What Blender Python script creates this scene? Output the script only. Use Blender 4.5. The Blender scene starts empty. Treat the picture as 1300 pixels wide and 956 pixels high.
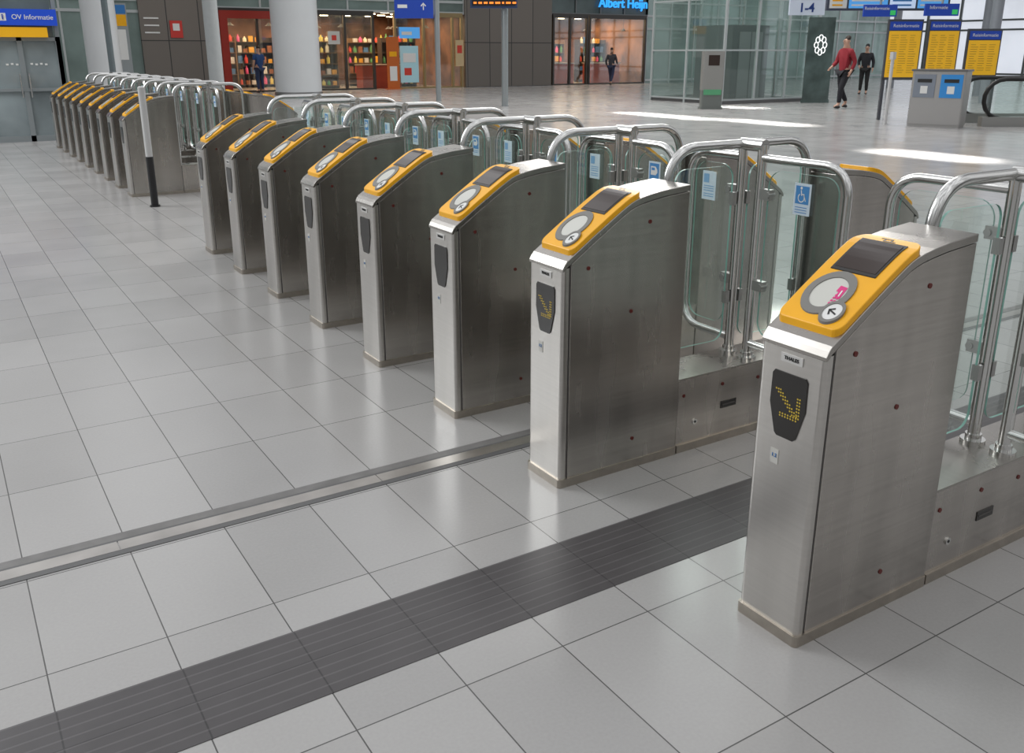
import bpy, bmesh, math, random
from mathutils import Vector, Matrix
random.seed(7)
R=math.radians
scene=bpy.context.scene
COL=scene.collection
try:
    scene.view_settings.view_transform='Standard'
    scene.view_settings.look='None'
except Exception: pass

# ------------------------------------------------------------------ materials
def new_mat(name):
    m=bpy.data.materials.new(name); m.use_nodes=True
    nt=m.node_tree; b=nt.nodes['Principled BSDF']
    return m,nt,b
def mat(name,col,rough=.5,metal=0,emit=None,estr=1,spec=None,noise=0,nscale=8,bump=0):
    m,nt,b=new_mat(name)
    c=(*col,1) if len(col)==3 else col
    b.inputs['Base Color'].default_value=c
    b.inputs['Roughness'].default_value=rough
    b.inputs['Metallic'].default_value=metal
    if spec is not None: b.inputs['Specular IOR Level'].default_value=spec
    if emit is not None:
        b.inputs['Emission Color'].default_value=(*emit,1); b.inputs['Emission Strength'].default_value=estr
    if noise or bump:
        tc=nt.nodes.new('ShaderNodeTexCoord'); n=nt.nodes.new('ShaderNodeTexNoise')
        n.inputs['Scale'].default_value=nscale; n.inputs['Detail'].default_value=4
        nt.links.new(tc.outputs['Object'],n.inputs['Vector'])
        if noise:
            mp=nt.nodes.new('ShaderNodeMapRange'); mp.inputs['To Min'].default_value=1-noise; mp.inputs['To Max'].default_value=1+noise
            mp.inputs['From Min'].default_value=.3; mp.inputs['From Max'].default_value=.7
            nt.links.new(n.outputs['Fac'],mp.inputs['Value'])
            v=nt.nodes.new('ShaderNodeVectorMath'); v.operation='SCALE'; v.inputs[0].default_value=col[:3]
            nt.links.new(mp.outputs[0],v.inputs['Scale']); nt.links.new(v.outputs[0],b.inputs['Base Color'])
        if bump:
            bp=nt.nodes.new('ShaderNodeBump'); bp.inputs['Strength'].default_value=bump; bp.inputs['Distance'].default_value=.01
            nt.links.new(n.outputs['Fac'],bp.inputs['Height']); nt.links.new(bp.outputs[0],b.inputs['Normal'])
    return m
def brushed(name,col,rough,stretch=(2,2,90),var=.08,bump=.015,low=(7,7,.9)):
    m,nt,b=new_mat(name)
    b.inputs['Metallic'].default_value=1
    tc=nt.nodes.new('ShaderNodeTexCoord'); mp=nt.nodes.new('ShaderNodeMapping'); mp.inputs['Scale'].default_value=stretch
    n=nt.nodes.new('ShaderNodeTexNoise'); n.inputs['Scale'].default_value=1; n.inputs['Detail'].default_value=4
    nt.links.new(tc.outputs['Object'],mp.inputs[0]); nt.links.new(mp.outputs[0],n.inputs['Vector'])
    m2=nt.nodes.new('ShaderNodeMapping'); m2.inputs['Scale'].default_value=low  # stretched broad noise paints soft vertical reflections into the steel colour
    n2=nt.nodes.new('ShaderNodeTexNoise'); n2.inputs['Scale'].default_value=1.0; n2.inputs['Detail'].default_value=3
    nt.links.new(tc.outputs['Object'],m2.inputs[0]); nt.links.new(m2.outputs[0],n2.inputs['Vector'])
    k=nt.nodes.new('ShaderNodeMath'); k.operation='MULTIPLY_ADD'; k.inputs[1].default_value=2.6; nt.links.new(n2.outputs['Fac'],k.inputs[0]); nt.links.new(n.outputs['Fac'],k.inputs[2])
    mr=nt.nodes.new('ShaderNodeMapRange'); mr.inputs['From Min'].default_value=1.3; mr.inputs['From Max'].default_value=2.3
    mr.inputs['To Min'].default_value=1-var; mr.inputs['To Max'].default_value=1+var; nt.links.new(k.outputs[0],mr.inputs['Value'])
    v=nt.nodes.new('ShaderNodeVectorMath'); v.operation='SCALE'; v.inputs[0].default_value=col; nt.links.new(mr.outputs[0],v.inputs['Scale'])
    nt.links.new(v.outputs[0],b.inputs['Base Color'])
    r=nt.nodes.new('ShaderNodeMapRange'); r.inputs['To Min'].default_value=rough-.07; r.inputs['To Max'].default_value=rough+.09
    nt.links.new(n2.outputs['Fac'],r.inputs['Value']); nt.links.new(r.outputs[0],b.inputs['Roughness'])
    bp=nt.nodes.new('ShaderNodeBump'); bp.inputs['Strength'].default_value=bump; bp.inputs['Distance'].default_value=.002
    nt.links.new(n.outputs['Fac'],bp.inputs['Height']); nt.links.new(bp.outputs[0],b.inputs['Normal'])
    return m
def glass(name,tint,refl=1.0,body=0.0,bodycol=(.5,.6,.58)):
    m=bpy.data.materials.new(name); m.use_nodes=True; nt=m.node_tree; nt.nodes.clear()
    o=nt.nodes.new('ShaderNodeOutputMaterial'); t=nt.nodes.new('ShaderNodeBsdfTransparent'); t.inputs[0].default_value=(*tint,1)
    g=nt.nodes.new('ShaderNodeBsdfGlossy'); g.inputs['Roughness'].default_value=.03; g.inputs['Color'].default_value=(.95,1,.98,1)
    f=nt.nodes.new('ShaderNodeLayerWeight'); f.inputs['Blend'].default_value=.5
    pw=nt.nodes.new('ShaderNodeMath'); pw.operation='POWER'; pw.inputs[1].default_value=4; nt.links.new(f.outputs['Facing'],pw.inputs[0])
    k=nt.nodes.new('ShaderNodeMath'); k.operation='MULTIPLY_ADD'; k.inputs[1].default_value=.7*refl; k.inputs[2].default_value=.07*refl; nt.links.new(pw.outputs[0],k.inputs[0])
    mx=nt.nodes.new('ShaderNodeMixShader'); nt.links.new(k.outputs[0],mx.inputs[0]); nt.links.new(t.outputs[0],mx.inputs[1]); nt.links.new(g.outputs[0],mx.inputs[2])
    last=mx
    if body:
        d=nt.nodes.new('ShaderNodeBsdfDiffuse'); d.inputs[0].default_value=(*bodycol,1)
        m2=nt.nodes.new('ShaderNodeMixShader'); m2.inputs[0].default_value=body
        nt.links.new(mx.outputs[0],m2.inputs[1]); nt.links.new(d.outputs[0],m2.inputs[2]); last=m2
    nt.links.new(last.outputs[0],o.inputs[0]); return m

STEEL=brushed('brushed_steel',(.455,.43,.40),.24,var=.17)
STEELF=brushed('brushed_steel_front',(.60,.58,.55),.31)
HOODM=brushed('satin_steel_hood',(.40,.38,.355),.26,(60,3,3))
CHROME=mat('satin_tube_steel',(.66,.66,.645),.17,1)
PLINTH=mat('champagne_plinth_metal',(.44,.40,.35),.38,1,noise=.1,nscale=20)
SEAM=mat('dark_seam',(.03,.03,.03),.7)
SEAM2=mat('soft_seam',(.085,.08,.075),.6)
YEL=mat('yellow_plastic',(.93,.45,.007),.28,noise=.04,nscale=10)
DGREY=mat('dark_grey_plastic',(.022,.020,.018),.25)
SCREEN=mat('screen_glass',(.045,.032,.028),.08)
RING=mat('grey_ring_plastic',(.20,.195,.18),.4)
RINGIN=mat('reader_glass_pale',(.62,.62,.57),.15)
WHITE=mat('white_print',(.78,.78,.76),.45)
PINK=mat('magenta_print',(.72,.03,.22),.4)
BLACK=mat('black_print',(.012,.012,.012),.4)
LED=mat('yellow_led',(.24,.18,.02),.4,emit=(.75,.52,.04),estr=.30)
BOLT=mat('red_brown_bolt',(.14,.02,.016),.4,.3)
GLASSM=glass('green_tinted_glass',(.90,.96,.935),1.15,.025,(.75,.88,.83))
GEDGE=mat('glass_edge_green',(.22,.42,.36),.2)
BLUEP=mat('blue_print',(.03,.19,.50),.4)
BLUES=mat('sticker_blue',(.07,.26,.56),.4)
LBLUE=mat('pale_blue_sticker',(.62,.72,.80),.4)
PBLUE=mat('soft_blue_print',(.20,.40,.64),.4)
CLAMP=mat('clamp_metal',(.42,.42,.41),.35,1)

# ------------------------------------------------------------------ mesh builder
class MB:
    def __init__(s): s.v=[]; s.f=[]; s.m=[]; s.sm=[]
    def add(s,vs,fs,mi=0,smooth=False):
        o=len(s.v); s.v+= [tuple(p) for p in vs]
        for f in fs: s.f.append([i+o for i in f]); s.m.append(mi); s.sm.append(smooth)
    def box(s,x0,x1,y0,y1,z0,z1,mi=0):
        vs=[(x,y,z) for x in (x0,x1) for y in (y0,y1) for z in (z0,z1)]
        s.add(vs,[(0,1,3,2),(4,6,7,5),(0,4,5,1),(2,3,7,6),(0,2,6,4),(1,5,7,3)],mi)
    def prism(s,pts,a0,a1,axis='y',mi=0,smooth=False):
        n=len(pts)
        def P(p,a):
            if axis=='y': return (p[0],a,p[1])
            if axis=='x': return (a,p[0],p[1])
            return (p[0],p[1],a)
        vs=[P(p,a0) for p in pts]+[P(p,a1) for p in pts]
        s.add(vs,[list(range(n))[::-1],list(range(n,2*n))],mi)
        s.add(vs,[(i,(i+1)%n,n+(i+1)%n,n+i) for i in range(n)],mi,smooth)
    def tube(s,path,r,seg=12,mi=0,caps=True):
        path=[Vector(p) for p in path]; n=len(path)
        t0=(path[1]-path[0]).normalized(); up=Vector((0,0,1)) if abs(t0.z)<.9 else Vector((1,0,0))
        nrm=t0.cross(up).normalized()
        vs=[]
        for i,p in enumerate(path):
            if i==0: t=t0
            elif i==n-1: t=(path[-1]-path[-2]).normalized()
            else: t=((path[i+1]-p).normalized()+(p-path[i-1]).normalized()).normalized()
            nrm=(nrm-t*nrm.dot(t)).normalized(); b=t.cross(nrm)
            rr=r[i] if isinstance(r,(list,tuple)) else r
            for k in range(seg):
                a=2*math.pi*k/seg; vs.append(p+nrm*math.cos(a)*rr+b*math.sin(a)*rr)
        fs=[(i*seg+k,i*seg+(k+1)%seg,(i+1)*seg+(k+1)%seg,(i+1)*seg+k) for i in range(n-1) for k in range(seg)]
        s.add(vs,fs,mi,True)
        if caps:
            s.add(vs[:seg],[list(range(seg))],mi); s.add(vs[-seg:],[list(range(seg))],mi)
    def cyl(s,x,y,z0,z1,r,seg=24,mi=0,r2=None): s.tube([(x,y,z0),(x,y,z1)],[r,r if r2 is None else r2],seg,mi)
    def mesh(s,name,mats):
        me=bpy.data.meshes.new(name); me.from_pydata(s.v,[],s.f)
        for m in (mats if isinstance(mats,(list,tuple)) else [mats]): me.materials.append(m)
        for p,mi,sm in zip(me.polygons,s.m,s.sm): p.material_index=mi; p.use_smooth=sm
        bm=bmesh.new(); bm.from_mesh(me); bmesh.ops.remove_doubles(bm,verts=bm.verts,dist=1e-5) if not any(s.sm) else None
        bmesh.ops.recalc_face_normals(bm,faces=bm.faces); bm.to_mesh(me); bm.free()
        return me
def obj(name,me,parent=None,loc=(0,0,0),rot=(0,0,0),bevel=0):
    o=bpy.data.objects.new(name,me); COL.objects.link(o); o.location=loc; o.rotation_euler=rot
    if parent: o.parent=parent
    if bevel:
        b=o.modifiers.new('bevel','BEVEL'); b.width=bevel; b.segments=2; b.limit_method='ANGLE'; b.angle_limit=R(40)
    return o
def empty(name,loc=(0,0,0),rot=(0,0,0),parent=None):
    o=bpy.data.objects.new(name,None); o.empty_display_size=.1; COL.objects.link(o); o.location=loc; o.rotation_euler=rot
    if parent: o.parent=parent
    return o
def tag(o,label,cat,group=None,kind=None):
    o['label']=label; o['category']=cat
    if group: o['group']=group
    if kind: o['kind']=kind
    return o
def struct(o,label=None,cat=None):
    o['kind']='structure'
    if label: o['label']=label
    if cat: o['category']=cat
    return o
def fillet(pts,r,n=6):
    pts=[Vector(p) for p in pts]; out=[pts[0]]
    for i in range(1,len(pts)-1):
        a=(pts[i-1]-pts[i]); b=(pts[i+1]-pts[i]); rr=min(r,a.length*.49,b.length*.49)
        p0=pts[i]+a.normalized()*rr; p1=pts[i]+b.normalized()*rr
        for k in range(n+1):
            t=k/n; out.append((1-t)**2*p0*1+2*t*(1-t)*(pts[i]*.86+(p0+p1)*.07)+t*t*p1)
    out.append(pts[-1]); return out
def rrect(x0,x1,y0,y1,r,n=5):
    out=[]
    for cx,cy,a0 in ((x1-r,y1-r,0),(x0+r,y1-r,90),(x0+r,y0+r,180),(x1-r,y0+r,270)):
        for k in range(n+1):
            a=R(a0+90*k/n); out.append((cx+r*math.cos(a),cy+r*math.sin(a)))
    return out
TXT={}
def text_mesh(s,size,m,extrude=.001,bold=0,align='CENTER'):
    k=(s,size,m.name,extrude,bold,align)
    if k in TXT: return TXT[k]
    cu=bpy.data.curves.new('lettering','FONT'); cu.body=s; cu.size=size; cu.extrude=extrude; cu.offset=bold
    cu.align_x=align; cu.align_y='CENTER'
    o=bpy.data.objects.new('lettering',cu); COL.objects.link(o)
    dg=bpy.context.evaluated_depsgraph_get(); me=bpy.data.meshes.new_from_object(o.evaluated_get(dg))
    bpy.data.objects.remove(o); me.materials.clear(); me.materials.append(m); TXT[k]=me
    return me

# ------------------------------------------------------------------ fare gate meshes
PR=[(0,.806),(.006,.822),(.016,.834),(.04,.850),(.08,.877),(.12,.904),(.16,.930),(.20,.956),(.24,.981),(.265,.996),(.285,1.007),(.305,1.015),(.33,1.022),(.37,1.030),(.43,1.039),(.55,1.050)]
def prof(x):
    if x<=0: return PR[0][1]
    for a,b in zip(PR,PR[1:]):
        if x<=b[0]: return a[1]+(b[1]-a[1])*(x-a[0])/(b[0]-a[0])
    return PR[-1][1]
W=.101
def patch(mb,xs,half,y0,off,thick,mi=0):
    top=[];bot=[]
    for x in xs:
        h=max(half(x),.0005); zt=prof(x)+off
        top.append(((x,y0-h,zt),(x,y0+h,zt))); bot.append(((x,y0-h,zt-thick),(x,y0+h,zt-thick)))
    vs=[p for t in top for p in t]+[p for t in bot for p in t]; n=len(xs); o=2*n; fs=[]
    for i in range(n-1):
        a=2*i; fs+=[(a,a+1,a+3,a+2),(o+a,o+a+2,o+a+3,o+a+1),(a,a+2,o+a+2,o+a),(a+1,o+a+1,o+a+3,a+3)]
    fs+=[(0,o,o+1,1),(2*n-2,2*n-1,o+2*n-1,o+2*n-2)]
    mb.add(vs,fs,mi)
def lin(a,b,n): return [a+(b-a)*i/(n-1) for i in range(n)]
def disc(mb,cx,cy,r,off,thick,mi=0,n=17):
    xs=[cx-r*math.cos(math.pi*i/(n-1)) for i in range(n)]
    patch(mb,xs,lambda x:math.sqrt(max(r*r-(x-cx)**2,0)),cy,off,thick,mi)
def annulus(mb,cx,cy,r0,r1,off,thick,mi=0,n=32):
    vs=[]
    for k in range(n):
        a=2*math.pi*k/n
        for r,o in ((r0,off-thick),(r0,off),(r1,off),(r1,off-thick)):
            x=cx+r*math.cos(a); vs.append((x,cy+r*math.sin(a),prof(x)+o))
    fs=[]
    for k in range(n):
        a=4*k;b=4*((k+1)%n)
        for j in range(3): fs.append((a+j,b+j,b+j+1,a+j+1))
    mb.add(vs,fs,mi,False)
def flat_on_top(mb,poly,off,mi=0):
    mb.add([(x,y,prof(x)+off) for x,y in poly],[list(range(len(poly)))],mi)
M={}
mb=MB()
side=[(.034,.03),(.55,.03),(.55,1.026)]+[(x,z-.024) for x,z in PR[::-1] if .034<x<.55]+[(.034,prof(.034)-.024)]
mb.prism(side,-W,W,'y',0)
mb.box(.030,.035,-W+.002,W-.002,.03,.82,1)
M['housing']=mb.mesh('gate_housing',[STEEL,SEAM2])
mb=MB()
mb.prism(rrect(0,.0325,-W,W,.012,4),.03,.810,'z',0)
M['front']=mb.mesh('front_panel',STEELF)
mb=MB()
pts=[(x,z) for x,z in PR]+[(.552,1.05),(.552,1.028)]+[(x,z-.022) for x,z in PR[::-1]]
mb.prism([(-.002,.808)]+pts[1:-1]+[(-.002,.798)],-W-.001,W+.001,'y',0)
M['hood']=mb.mesh('top_hood',HOODM)
mb=MB(); mb.prism(rrect(-.006,.556,-W-.005,W+.005,.012,3),0,.032,'z'); M['plinth']=mb.mesh('base_plinth',PLINTH)
mb=MB()
x0,x1,hw=.036,.342,.097
def half(x):
    r=.024; r2=.04
    if x<x0+r: return hw-r+math.sqrt(max(r*r-(x0+r-x)**2,0))
    if x>x1-r2: return hw-r2+math.sqrt(max(r2*r2-(x-x1+r2)**2,0))
    return hw
patch(mb,[x0+.0005,x0+.003,x0+.008,x0+.015,x0+.022,x0+.03]+lin(x0+.045,x1-.045,18)+[x1-.035,x1-.025,x1-.015,x1-.008,x1-.003,x1-.0005],half,0,.019,.023)
M['panel']=mb.mesh('reader_panel',YEL)
def reader(logo):
    mb=MB(); d=.012
    annulus(mb,.112+d,.012,.046,.065,.023,.006,0); disc(mb,.112+d,.012,.047,.0205,.004,1)
    if logo:
        flat_on_top(mb,[(.100+d,-.030),(.135+d,-.026),(.137+d,-.004),(.120+d,-.004),(.118+d,-.012),(.102+d,-.014)],.0218,2)
        for a in range(4):
            for b in range(2): flat_on_top(mb,[(.082+d+.008*a,-.026+.009*b),(.087+d+.008*a,-.026+.009*b),(.087+d+.008*a,-.020+.009*b),(.082+d+.008*a,-.020+.009*b)],.0222,2)
        flat_on_top(mb,[(.106+d,-.024),(.124+d,-.021),(.124+d,-.017),(.106+d,-.020)],.0224,3)
    return mb.mesh('card_reader',[RING,RINGIN,PINK,WHITE])
M['reader']=reader(True); M['reader_plain']=reader(False)
BX,BY=.074,-.043
mb=MB()
annulus(mb,BX,BY,.0235,.031,.026,.010,0); disc(mb,BX,BY,.0238,.024,.006,1)
def arrow(cx,cy,L,dx,dy):
    n=math.hypot(dx,dy);dx/=n;dy/=n;px,py=-dy,dx
    def q(a,b): return (cx+dx*a*L+px*b*L,cy+dy*a*L+py*b*L)
    return [[q(-1,-.13),q(.75,-.13),q(.75,.13),q(-1,.13)],[q(1,0),q(.15,.78),q(-.08,.55),q(.62,-.02)],[q(1,0),q(.62,.02),q(-.08,-.55),q(.15,-.78)]]
for p in arrow(BX,BY,.0145,.35,1): flat_on_top(mb,p,.0250,2)
M['badge']=mb.mesh('arrow_badge',[RING,WHITE,BLACK])
mb=MB()
patch(mb,lin(.192,.308,9),lambda x:.067,0,.0215,.005,0); patch(mb,lin(.200,.300,9),lambda x:.060,0,.0228,.003,1)
M['screen']=mb.mesh('display_screen',[DGREY,SCREEN])
mb=MB()
for (a,b,c,d) in ((.314,.318,-.024,.012),(.326,.330,-.012,.024),(.314,.330,.008,.012),(.314,.330,-.012,-.008)):
    flat_on_top(mb,[(a,c),(b,c),(b,d),(a,d)],.0198)
M['logo']=mb.mesh('railway_emblem',DGREY)
def status(lit):
    mb=MB()
    sh=[(-.048,.738),(.048,.738),(.055,.728),(.056,.650),(.034,.572),(.026,.565),(-.026,.565),(-.034,.572),(-.056,.650),(-.055,.728)]
    mb.prism(sh,-.003,.002,'x',0)
    if lit:
        dots=[]
        for i in range(8): dots+= [(.024-.0080*i,.690-.0080*i),(.031-.0080*i,.690-.0080*i),(.038-.0080*i,.690-.0080*i)]
        for i in range(7): dots+= [(-.038,.630+.0085*i),(-.031,.630+.0085*i),(-.031+.0085*i,.622),(-.031+.0085*i,.629)]
        for y,z in dots:
            mb.add([(-.0036,y+.0027*math.cos(k*math.pi/3),z+.0027*math.sin(k*math.pi/3)) for k in range(6)],[list(range(6))],1)
    return mb.mesh('status_display',[DGREY,LED])
M['status_on']=status(True); M['status_off']=status(False)
mb=MB(); mb.box(-.0025,.001,-.034,.034,.765,.787); M['plate']=mb.mesh('maker_plate',mat('plate_silver',(.66,.65,.63),.4,.2))
mb=MB(); mb.box(-.0015,.001,.014,.040,.485,.525); M['sticker']=mb.mesh('number_sticker',mat('sticker_paper',(.58,.57,.53),.5))
M['mtxt']=text_mesh('THALES',.0135,BLACK); M['ntxt']=text_mesh('1.2',.014,BLUEP)
mb=MB(); mb.tube([(0,-.002,0),(0,.001,0)],.0072,12); M['bolt']=mb.mesh('panel_bolt',BOLT)
mb=MB(); mb.box(.005,.82,-.096,.096,.03,.30); mb.box(-.001,.005,-.094,.094,.03,.302,1); M['low']=mb.mesh('low_cabinet',[STEEL,SEAM])
mb=MB(); mb.box(.007,.813,-W-.003,W+.003,0,.032); M['lowpl']=mb.mesh('base_plinth',PLINTH)
mb=MB(); mb.box(.002,.818,-.099,.099,.300,.308); M['lowtop']=mb.mesh('cabinet_lid',HOODM)
mb=MB(); mb.tube([(0,-.004,0),(0,.001,0)],.012,16); mb.tube([(0,-.005,0),(0,-.003,0)],.005,8,1); M['lock']=mb.mesh('lock',[CHROME,SEAM])
mb=MB(); mb.box(-.042,.042,-.002,.001,-.015,.015); mb.box(-.034,.034,-.003,0,-.003,.003,1); M['hplate']=mb.mesh('handle_plate',[DGREY,SEAM2])
mb=MB(); mb.cyl(0,0,.308,1.165,.0185,16); M['post']=mb.mesh('gate_post',CHROME)
mb=MB(); mb.cyl(0,0,.306,.320,.038,20); mb.cyl(0,0,.320,.338,.025,16); M['flange']=mb.mesh('post_flange',CHROME)
mb=MB(); mb.tube([(0,-.060,1.160),(0,.060,1.160)],.024,16); M['tee']=mb.mesh('post_cap_bar',CHROME)
xa,xb,zt=.578,1.342,1.160
mb=MB(); mb.tube(fillet([(xa,.052,.305),(xa,.052,zt),(xb,.052,zt),(xb,.052,.305)],.13,8),.0185,14); M['rail']=mb.mesh('handrail',CHROME)
def pane(x0,x1,z0,z1,r,a0,a1,axis):
    mb=MB(); pts=rrect(x0,x1,z0,z1,r,6); n=len(pts); am=(a0+a1)/2
    def P(p,a): return (p[0],a,p[1]) if axis=='y' else (a,p[0],p[1])
    mb.add([P(p,am) for p in pts],[list(range(n))],0)
    vs=[P(p,a0) for p in pts]+[P(p,a1) for p in pts]
    mb.add(vs,[(i,(i+1)%n,n+(i+1)%n,n+i) for i in range(n)],1)
    me=bpy.data.meshes.new('glass_pane'); me.from_pydata(mb.v,[],mb.f); me.materials.append(GLASSM); me.materials.append(GEDGE)
    for p,mi in zip(me.polygons,mb.m): p.material_index=mi
    return me
M['infill']=pane(0,.30,.37,1.08,.05,-.004,.004,'y')
for nm,L in (('short',.285),('wide',.405)):
    mb=MB(); mb.tube(fillet([(0,0,1.115),(0,L,1.115),(0,L,.375),(0,0,.375)],.10,8),.0155,12); M['frame_'+nm]=mb.mesh('leaf_frame',CHROME)
    M['pane_'+nm]=pane(.045,L-.035,.42,1.075,.06,-.004,.004,'x')
mb=MB(); mb.box(-.014,.014,.0,.062,-.02,.02); mb.tube([(-.018,.052,0),(.018,.052,0)],.012,12); M['clamp']=mb.mesh('glass_clamp',CLAMP)
mb=MB(); mb.box(-.010,.010,-.012,.012,-.025,.025); M['clip']=mb.mesh('glass_clamp',CLAMP)
def sticker_mesh(kind):
    mb=MB(); w,h=.038,.058
    mb.box(-.0012,.0012,-w,w,-h,h,0)
    X=[-.0018]
    def q(poly,mi=1): mb.add([(X[0],-y*.85,z*.94) for y,z in poly],[list(range(len(poly)))],mi)
    def ring(cy,cz,r0,r1,a0,a1,n=16,mi=1):
        for k in range(n):
            b=R(a0+(a1-a0)*k/n);c=R(a0+(a1-a0)*(k+1)/n)
            q([(cy+r0*math.cos(b),cz+r0*math.sin(b)),(cy+r1*math.cos(b),cz+r1*math.sin(b)),(cy+r1*math.cos(c),cz+r1*math.sin(c)),(cy+r0*math.cos(c),cz+r0*math.sin(c))],mi)
    if kind=='chair':
        X[0]=-.0018; q([(-.036,-.018),(.036,-.018),(.036,.052),(-.036,.052)],1); X[0]=-.0022
        ring(-.004,.006,.014,.018,120,400,18,2); ring(-.006,.044,0,.006,0,360,10,2)
        q([(-.009,.036),(-.004,.036),(.0,.014),(-.005,.014)],2); q([(-.002,.022),(.012,.022),(.012,.018),(-.002,.018)],2)
        q([(.008,.018),(.012,.018),(.022,-.006),(.018,-.006)],2); X[0]=-.0018
        for z in (-.030,-.040,-.050): q([(-.034,z),(.030,z),(.030,z-.003),(-.034,z-.003)],1)
    elif kind=='train':
        q([(-.036,-.020),(.036,-.020),(.036,.054),(-.036,.054)],1); X[0]=-.0022
        q([(-.026,.0),(.012,.0),(.026,.012),(.024,.026),(.010,.040),(-.026,.040)],2); X[0]=-.0026
        q([(-.020,.022),(.006,.022),(.004,.034),(-.020,.034)],1); X[0]=-.0018
        for z in (-.030,-.040): q([(-.034,z),(.030,z),(.030,z-.003),(-.034,z-.003)],1)
    else:
        q([(-.036,.012),(.0,.012),(.0,.050),(-.036,.050)],1)
        for z in (.0,-.010,-.020,-.034,-.044): q([(-.034,z),(.034,z),(.034,z-.004),(-.034,z-.004)],1)
    return mb.mesh('leaf_sticker',[LBLUE,{'chair':BLUES,'train':BLUES,'info':PBLUE}[kind],WHITE])
for k in ('chair','train','info'): M['st_'+k]=sticker_mesh(k)

def cabinet(parent,loc,rz,detail,lit=False,pink=False):
    c=obj('gate_cabinet',M['housing'],parent,loc,(0,0,rz),.0015)
    obj('front_panel',M['front'],c); obj('top_hood',M['hood'],c,bevel=.002); obj('base_plinth',M['plinth'],c)
    obj('reader_panel',M['panel'],c,bevel=.004)['label']='yellow raised plastic reader panel'
    obj('card_reader',M['reader'] if pink else M['reader_plain'],c); obj('arrow_badge',M['badge'],c); obj('display_screen',M['screen'],c)
    obj('status_display',M['status_on'] if lit else M['status_off'],c)
    if detail>0:
        obj('maker_plate',M['plate'],c)
        obj('maker_lettering',M['mtxt'],c,(-.0034,0,.776),(R(90),0,R(-90)))
        obj('railway_emblem',M['logo'],c)
        for s in (-1,1):
            for x,z in ((.105,.80),(.37,.935),(.30,.62),(.33,.12)):
                obj('panel_bolt',M['bolt'],c,(x,s*(W+.0002),z),(0,0,0 if s<0 else math.pi))
        obj('number_sticker',M['sticker'],c); obj('number_lettering',M['ntxt'],c,(-.0025,.027,.508),(R(90),0,R(-90)))
    return c
def leaf(parent,y,sgn,kind,stick):
    l=obj('gate_leaf',M['frame_'+kind],parent,(.96,y,0),(0,0,0 if sgn>0 else math.pi))
    obj('glass_pane',M['pane_'+kind],l)
    for z in (.62,.98): obj('glass_clamp',M['clamp'],l,(0,.0,z))
    if stick:
        yy=.165 if kind=='short' else .215
        obj('leaf_sticker',M['st_'+stick],l,(-.0085 if sgn>0 else .0085,yy,.985 if stick!='info' else .98),(0,0,0 if sgn>0 else math.pi))
def gate(Y,X=1.715,a='short',b='short',sa='info',sb='train',detail=1,label='',group='row of station fare gates',lit=False,pink=False):
    g=empty('fare_gate',(X,Y,0)); tag(g,label,'fare gate',group)
    cabinet(g,(0,0,0),0,detail,lit,pink); cabinet(g,(1.92,0,0),math.pi,0)
    lo=obj('low_cabinet',M['low'],g,(.55,0,0),bevel=.0015); obj('base_plinth',M['lowpl'],lo); obj('cabinet_lid',M['lowtop'],lo)
    if detail:
        for s in (-1,1):
            rz=0 if s<0 else math.pi
            obj('lock',M['lock'],lo,(.10,s*.0965,.115),(0,0,rz)); obj('handle_plate',M['hplate'],lo,(.28,s*.0965,.155),(0,0,rz))
            for x,z in ((.035,.235),(.24,.245),(.44,.235),(.62,.24)): obj('panel_bolt',M['bolt'],lo,(x,s*.0965,z),(0,0,rz))
    for y in (-.05,.05):
        p=obj('gate_post',M['post'],g,(.96,y,0)); obj('post_flange',M['flange'],p)
    obj('post_cap_bar',M['tee'],g,(.96,0,0)); obj('handrail',M['rail'],g)
    for x in ((.615,1.005) if detail else ()):
        i=obj('side_glass',M['infill'],g,(x,.052,0))
        for cx in (-.008,.308): 
            for z in (.55,.95): obj('glass_clamp',M['clip'],i,(cx,0,z))
    leaf(g,.05,1,a,sa); leaf(g,-.05,-1,b,sb)
    return g
LAB='brushed steel fare gate with yellow card reader panel and glass leaves'
gate(1.419,a='wide',b='short',sa=None,sb=None,label='brushed steel fare gate with magenta card logo beside the wide lane',lit=True,pink=True)
gate(2.50,a='short',b='wide',sa='info',sb='chair',label='brushed steel fare gate with wheelchair sticker on its wide glass leaf',lit=True)
for k in range(6): gate(3.27+.782*k,label=LAB)
for k in range(9): gate(10.60+.77*k,X=1.75,detail=0,sa=None,sb='train',label='brushed steel fare gate in a second row, yellow reader on top',group='second row of station fare gates')

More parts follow.
